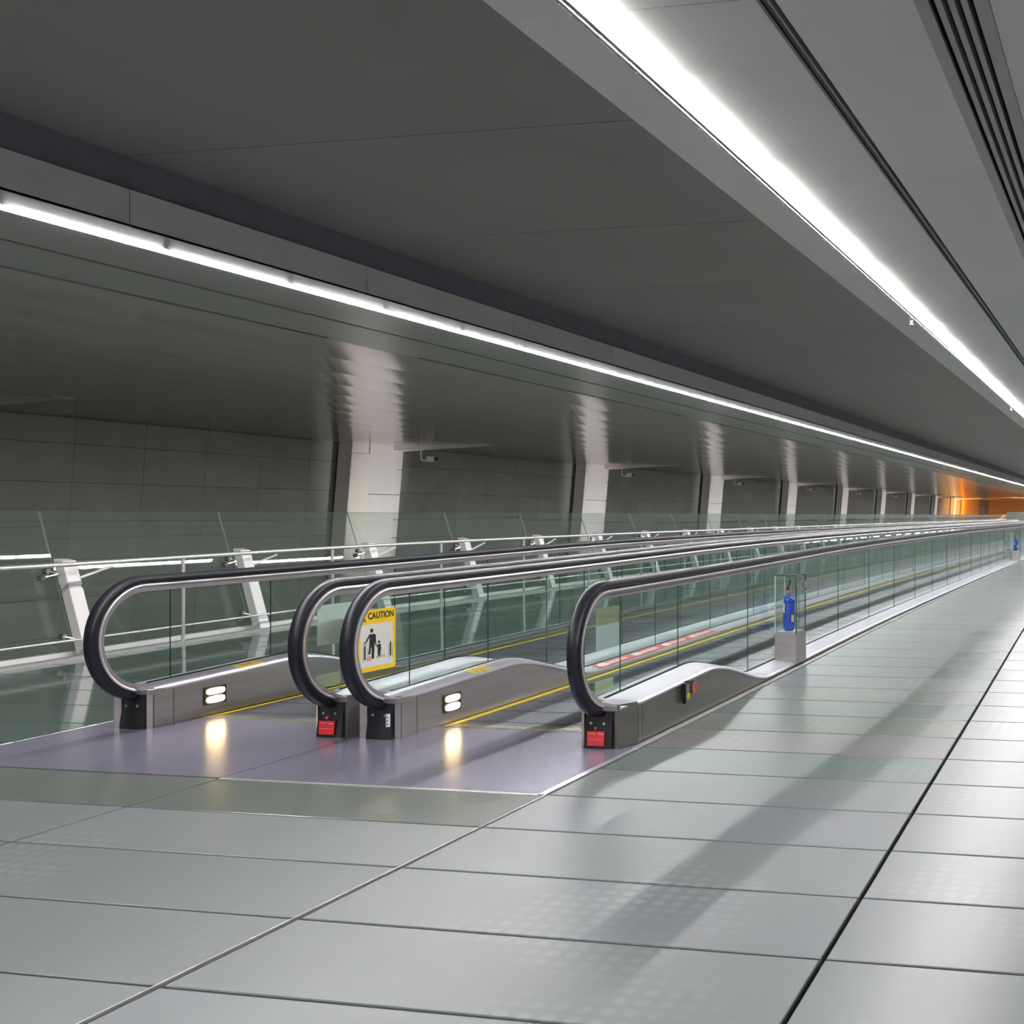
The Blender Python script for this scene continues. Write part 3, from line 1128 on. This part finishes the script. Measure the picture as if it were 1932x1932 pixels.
# ---- caution sign on the inside of the glass of the near-side walkway
def caution(root, X):
    y0, y1 = 6.20, 6.565
    z0, z1 = .44 + zf(6.4), .825 + zf(6.4)
    def rrect(a, b, c, d, r, x, th):
        pts = []
        for (cy, cz, s) in ((b - r, d - r, 0), (a + r, d - r, 1), (a + r, c + r, 2), (b - r, c + r, 3)):
            for t in range(5):
                an = math.pi / 2 * s + math.pi / 2 * t / 4
                pts.append((x, cy + r * math.cos(an), cz + r * math.sin(an)))
        mb = MB()
        mb.prism(pts, (th, 0, 0))
        return mb
    sg = rrect(y0, y1, z0, z1, .02, X + .0055, .0012).build('caution_sign', M['sign_yellow'], root)
    sg['label'] = 'yellow and white CAUTION sign'
    Wd, Hh = y1 - y0, z1 - z0
    rrect(y0 + .07 * Wd, y1 - .075 * Wd, z0 + .07 * Hh, z1 - .235 * Hh, .008, X + .0068, .0006).build('white_field', M['sign_white'], sg)
    fx = X + .0078
    def U(u): return y0 + u * Wd
    def V(v): return z0 + v * Hh
    # pictogram: an adult holding a child's hand and the rail
    mb = MB()
    def ell(u, v, ru, rv, n=16):
        mb.prism([(fx, U(u) + ru * Wd * math.cos(2 * math.pi * t / n), V(v) + rv * Hh * math.sin(2 * math.pi * t / n)) for t in range(n)], (.0005, 0, 0))
    def pg(pts):
        mb.prism([(fx, U(u), V(v)) for u, v in pts], (.0005, 0, 0))
    def line(a, b, w):
        d = Vector((b[0] - a[0], b[1] - a[1]))
        n = Vector((-d.y, d.x)).normalized() * w / 2
        pg([(a[0] + n.x, a[1] + n.y), (b[0] + n.x, b[1] + n.y), (b[0] - n.x, b[1] - n.y), (a[0] - n.x, a[1] - n.y)])
    ell(.36, .66, .042, .034)
    pg([(.30, .605), (.43, .605), (.46, .58), (.43, .44), (.43, .40), (.415, .20), (.36, .20), (.355, .38), (.335, .40), (.325, .28), (.265, .28), (.295, .42), (.30, .54)])
    line((.305, .59), (.21, .48), .035)
    line((.445, .59), (.455, .46), .035)
    line((.455, .46), (.48, .40), .03)
    ell(.55, .46, .03, .024)
    pg([(.515, .425), (.60, .425), (.605, .31), (.59, .31), (.585, .22), (.555, .22), (.55, .30), (.545, .22), (.515, .22)])
    line((.52, .41), (.49, .375), .02)
    for u in (.18, .86):
        pg([(u - .02, .20), (u + .02, .20), (u + .02, .42), (u, .445), (u - .02, .42)])
    ell(.18, .47, .018, .015, 10)
    # triangle beside the heading
    pg([(.13, .815), (.215, .815), (.172, .885)])
    mb.build('pictogram', M['ink'], sg)
    mb = MB()
    for u in (.135, .235, .81, .915):
        pg([(u - .008, .165), (u + .008, .165), (u + .008, .40), (u - .008, .40)])
    for t in range(14):                              # ring round the hand
        a = 2 * math.pi * t / 14
        b = 2 * math.pi * (t + 1) / 14
        pg([(.18 + .055 * math.cos(a), .455 + .05 * math.sin(a)), (.18 + .055 * math.cos(b), .455 + .05 * math.sin(b)), (.18 + .047 * math.cos(b), .455 + .042 * math.sin(b)), (.18 + .047 * math.cos(a), .455 + .042 * math.sin(a))])
    mb.build('pictogram_rails', M['ink_green'], sg)
    fx2 = fx + .0005
    mb = MB()
    pg([(.45, .20), (.74, .20), (.70, .245), (.50, .245)])
    mb.build('floor_patch', M['sand'], sg)
    mb = MB()
    fxs = fx
    fx = fx2 + .0004
    ell(.295, .215, .055, .042)
    mb.build('warning_circle', M['ink_pink'], sg)
    mb = MB()
    fx = fx2 + .0004
    ell(.172, .832, .014, .008, 8)
    mb.build('triangle_center', M['sign_white'], sg)
    fontmesh('CAUTION', 'lettering', M['ink'], sg, (X + .0070, U(.61), V(.85)), (0, 1, 0), (0, 0, 1), .056)
caution(wb, -4.665)
# ---- signs seen from behind on the right-hand balustrades
def sign_back(root, X, y0, y1, s):
    z = zf(6.5)
    for (a, b, mt) in ((.59, .74, M['sign_back']), (.74, .845, M['sign_back'] if s < 0 else M['sign_back_olive'])):
        mb = MB()
        mb.box(X - .0068, X - .0052, y0, y1, z + a, z + b)
        o = mb.build('sign_back', mt, root)
        o['label'] = 'pale back of the sign stuck on the glass'
    mb = MB()
    mb.box(X - .0068, X - .0052, y0 - .01, y1 - .10, z + .325, z + .405)
    o = mb.build('small_sign_back', M['sign_back_cream'], root)
    o['label'] = 'small cream sticker seen from behind'
sign_back(wb, -3.18, 6.40, 6.735, 1)
sign_back(wa, -5.02, 6.31, 6.62, -1)
# ---- red advertising strip on the low inner deck of the near-side walkway
def red_strip(root, X):
    def zz(x, y):
        return zf(y) + hd(y) - .022 * ((x - X) - .008) / .11 + .002
    x0, x1 = X + .03, X + .117
    for k in range(4):
        ya, yb = 9.22 + k * .70, 9.22 + (k + 1) * .70 - .015
        mb = MB()
        mb.prism([(x0, ya, zz(x0, ya)), (x0, yb, zz(x0, yb)), (x1, yb, zz(x1, yb)), (x1, ya, zz(x1, ya))], (0, 0, .001))
        st = mb.build('red_label', M['red_pale'], root)
        mb = MB()
        def q(u0, u1, v0, v1, sk=0.0):
            p = []
            for (u, v) in ((u0, v0), (u1, v0), (u1 - sk, v1), (u0 - sk, v1)):
                x, y = x0 + (x1 - x0) * v, ya + (yb - ya) * u
                p.append((x, y, zz(x, y) + .0012))
            mb.prism(p, (0, 0, .0005))
        n = 12
        ring = []
        for t in range(n):
            a = 2 * math.pi * t / n
            x, y = (x0 + x1) / 2 + .034 * math.copysign(abs(math.sin(a)) ** .5, math.sin(a)), ya + .14 + .09 * math.cos(a)
            ring.append((x, y, zz(x, y) + .0012))
        mb.prism(ring, (0, 0, .0005))
        u = .36
        rnd = random.Random(3)
        while u < .90:
            w = rnd.choice((.016, .022, .03))
            v0 = .28 + rnd.uniform(-.08, .06)
            q(u, u + w, v0, .78, .012)
            u += w + .010
        mb.build('label_print', M['pinkwhite'], st)
red_strip(wb, -4.665)
# ---- key switch and stickers on the outer cladding
ks = MB()
X = XK
z = zf(7.3)
ks.box(X - .004, X + .020, 7.24, 7.262, z + .14, z + .265)
ks.box(X - .004, X + .012, 7.26, 7.30, z + .255, z + .275)
ks.box(X - .004, X + .008, 7.262, 7.335, z + .15, z + .255)
o = ks.build('key_switch', M['green_metal'], wb, bevel=.003)
mb = MB()
mb.lathe((0, 0, 0), [(.022, 0), (.022, .002)], 14)
mb.v = [(X + .0085 + v[2], 7.318 + v[0], z + .175 + v[1]) for v in mb.v]
q = mb.build('yellow_dot', M['yellow'], o)
mb = MB()
mb.box(X - .004, X + .024, 7.238, 7.244, z + .135, z + .268)
mb.box(X - .004, X + .014, 7.28, 7.33, z + .262, z + .282)
mb.build('black_edge', M['black'], o)
mb = MB()
mb.lathe((0, 0, 0), [(.045, 0), (.045, .0015)], 18)
mb.v = [(X - .0035 + v[2], 7.46 + v[0], z + .215 + v[1]) for v in mb.v]
mb.build('red_sticker', M['red_faded'], wb)

# ================================================================== FIRE EXTINGUISHER CABINETS
def cabinet(Y, lab1, lab2):
    X0, X1 = -3.165, -2.955
    zb = zf(Y + .1) + .068
    c = thing('extinguisher_case', lab1, 'display case', ((X0 + X1) / 2, Y + .13, zb), 'glass extinguisher cases on the walkway deck')
    mb = MB()
    mb.box(X0, X1, Y, Y + .30, zb - .035, zb + .235)
    mb.build('base_box', M['steel'], c, bevel=.004)
    mb = MB()
    mb.box(X0 + .015, X1 - .015, Y + .015, Y + .285, zb + .235, zb + .25)
    mb.build('shelf', M['deck'], c)
    za, zt = zb + .235, zb + .755
    for (a, b, p, q, nm) in ((X0 + .005, X1 - .002, Y + .004, Y + .010, 'glass_front'), (X0 + .005, X0 + .011, Y + .012, Y + .29, 'glass_side'),
                             (X1 - .008, X1 - .002, Y + .012, Y + .29, 'glass_door'), (X0 + .005, X1 - .002, Y + .29, Y + .296, 'glass_back')):
        mb = MB()
        mb.box(a, b, p, q, za, zt)
        mb.m = []
        for f in mb.f:
            vs = [Vector(mb.v[i]) for i in f]
            ar = (vs[1] - vs[0]).cross(vs[2] - vs[1]).length
            mb.m.append(0 if ar > .03 else 1)
        mb.build(nm, [M['gl_case'], M['gl_edge_pale'] if nm != 'glass_door' else M['gl_edge']], c)
    mb = MB()
    mb.box(X0, X1, Y, Y + .30, zt, zt + .006)
    mb.m = [0, 0] + [1] * 4
    mb.build('glass_top', [M['gl_case'], M['gl_edge']], c)
    for (px, py) in ((X0 + .006, Y + .005), (X1 - .006, Y + .005), (X0 + .006, Y + .292), (X1 - .006, Y + .292)):
        mb = MB()
        mb.box(px - .005, px + .005, py - .004, py + .004, za, zt)
        mb.build('glass_corner', M['gl_edge'] if px > -3.0 else M['gl_edge_pale'], c)
    for h in (.13, .44):
        mb = MB()
        mb.tube((X1 - .012, Y + .02, za + h), (X1 + .006, Y + .02, za + h), .018, 12)
        mb.build('hinge', M['steel'], c)
    mb = MB()
    mb.box(X1 - .004, X1 + .012, Y + .22, Y + .275, za + .405, za + .455)
    mb.build('lock', M['chrome'], c, bevel=.004)
    mb = MB()
    mb.tube((X1 + .002, Y + .245, za + .365), (X1 + .012, Y + .245, za + .365), .012, 12)
    mb.box(X1 + .006, X1 + .014, Y + .20, Y + .30, za + .355, za + .375)
    mb.build('latch', M['chrome'], c)
    mb = MB()
    mb.box(X1 - .02, X1 + .01, Y + .0, Y + .10, zt - .002, zt + .012)
    mb.box(X1 - .006, X1 + .008, Y + .0, Y + .03, zt - .04, zt)
    mb.build('corner_clip', M['chrome'], c)
    e = thing('fire_extinguisher', lab2, 'fire extinguisher', ((X0 + X1) / 2 - .01, Y + .14, zb + .25), 'blue fire extinguishers')
    ex, ey, ez = (X0 + X1) / 2 - .01, Y + .14, zb + .25
    mb = MB()
    mb.lathe((ex, ey, ez), [(.032, 0), (.040, .004), (.051, .025), (.053, .04), (.053, .275), (.050, .295), (.040, .315), (.022, .330), (.018, .345)], 24)
    mb.build('cylinder', M['blue'], e, smooth=True)
    mb = MB()
    mb.lathe((ex, ey, ez), [(.022, .343), (.024, .35), (.022, .372)], 16)
    mb.build('neck_ring', M['orange_band'], e, smooth=True)
    mb = MB()
    mb.box(ex - .018, ex + .018, ey - .03, ey + .03, ez + .372, ez + .392)
    mb.hexa([(ex - .02, ey - .01, ez + .39), (ex - .002, ey - .01, ez + .39), (ex - .002, ey + .01, ez + .39), (ex - .02, ey + .01, ez + .39),
             (ex + .012, ey - .008, ez + .455), (ex + .022, ey - .008, ez + .46), (ex + .022, ey + .008, ez + .46), (ex + .012, ey + .008, ez + .455)])
    mb.build('valve_lever', M['black'], e, bevel=.003)
    mb = MB()
    mb.tube((ex + .02, ey - .02, ez + .385), (ex + .02, ey - .034, ez + .385), .014, 14)
    mb.build('gauge', M['green_metal'], e, smooth=True)
    def patch(a0, a1, z0, z1, mt, nm, r=.0538):
        mb = MB()
        rr = []
        for k in range(7):
            a = math.radians(a0 + (a1 - a0) * k / 6)
            rr.append([(ex + r * math.cos(a), ey + r * math.sin(a), ez + z0), (ex + r * math.cos(a), ey + r * math.sin(a), ez + z1),
                       (ex + (r - .001) * math.cos(a), ey + (r - .001) * math.sin(a), ez + z1), (ex + (r - .001) * math.cos(a), ey + (r - .001) * math.sin(a), ez + z0)])
        mb.rings(rr)
        return mb.build(nm, mt, e, smooth=True)
    # faces the camera at about -75 deg (towards -Y, a little +X)
    patch(-150, -122, .165, .255, M['label_white'], 'white_label')
    patch(-150, -124, .148, .163, M['red'], 'red_label')
    patch(-50, -20, .085, .148, M['yellow'], 'yellow_label')
    for (a0, a1, z0, z1) in ((-96, -60, .247, .249), (-96, -93, .155, .249), (-90, -66, .230, .232), (-88, -66, .168, .170), (-66, -62, .200, .205), (-84, -81, .172, .22)):
        patch(a0, a1, z0, z1, M['label_blue'], 'print')
    mb = MB()                                       # pale hose band over the shoulders
    for k in range(16):
        a, b = math.radians(-140 + k * 8), math.radians(-140 + (k + 1) * 8)
    mb2 = MB()
    mb2.tube((ex - .038, ey - .034, ez + .292), (ex - .046, ey - .024, ez + .27), .005, 8)
    mb2.tube((ex + .012, ey - .040, ez + .300), (ex + .034, ey - .030, ez + .304), .005, 8)
    mb2.tube((ex + .034, ey - .030, ez + .304), (ex + .050, ey - .016, ez + .285), .005, 8)
    mb2.tube((ex - .002, ey - .050, ez + .280), (ex + .012, ey - .040, ez + .300), .005, 8)
    mb2.build('shoulder_strap', M['label_white'], e, smooth=True)
cabinet(9.83, 'glass case on a steel box on the walkway kerb, nearest', 'blue fire extinguisher with yellow label inside the nearest glass case')
cabinet(30.3, 'small distant glass case on the walkway kerb at the right edge', 'distant blue fire extinguisher in the far glass case at the right edge')

# ================================================================== FAR END
def area(loc, rot, sx, sy, e, col):
    L = bpy.data.lights.new('sodium_lamp', 'AREA')
    L.shape = 'RECTANGLE'
    L.size, L.size_y, L.energy, L.color = sx, sy, e, col
    o = bpy.data.objects.new('sodium_lamp', L)
    COL.objects.link(o)
    o.location, o.rotation_euler = loc, rot
    return o
area((-17.2, 128, 1.6), (math.radians(90), 0, math.radians(16)), 1.0, 1.2, 380, (1, .42, .1))
area((-10.0, 120, 3.1), (math.radians(75), 0, math.radians(20)), 6, .5, 3000, (1, .42, .1))
bd = thing('display_board', 'plain grey-green board standing at the far end of the walkways', 'board', (-8.0, 80, zf(80)))
mb = MB()
mb.box(-8.7, -6.6, 80, 80.08, .5, 1.67)
mb.build('panel', M['board'], bd)
for xx in (-8.6, -6.7):
    mb = MB()
    mb.box(xx - .04, xx + .04, 80, 80.08, zf(80), .5)
    mb.build('leg', M['strut'], bd)
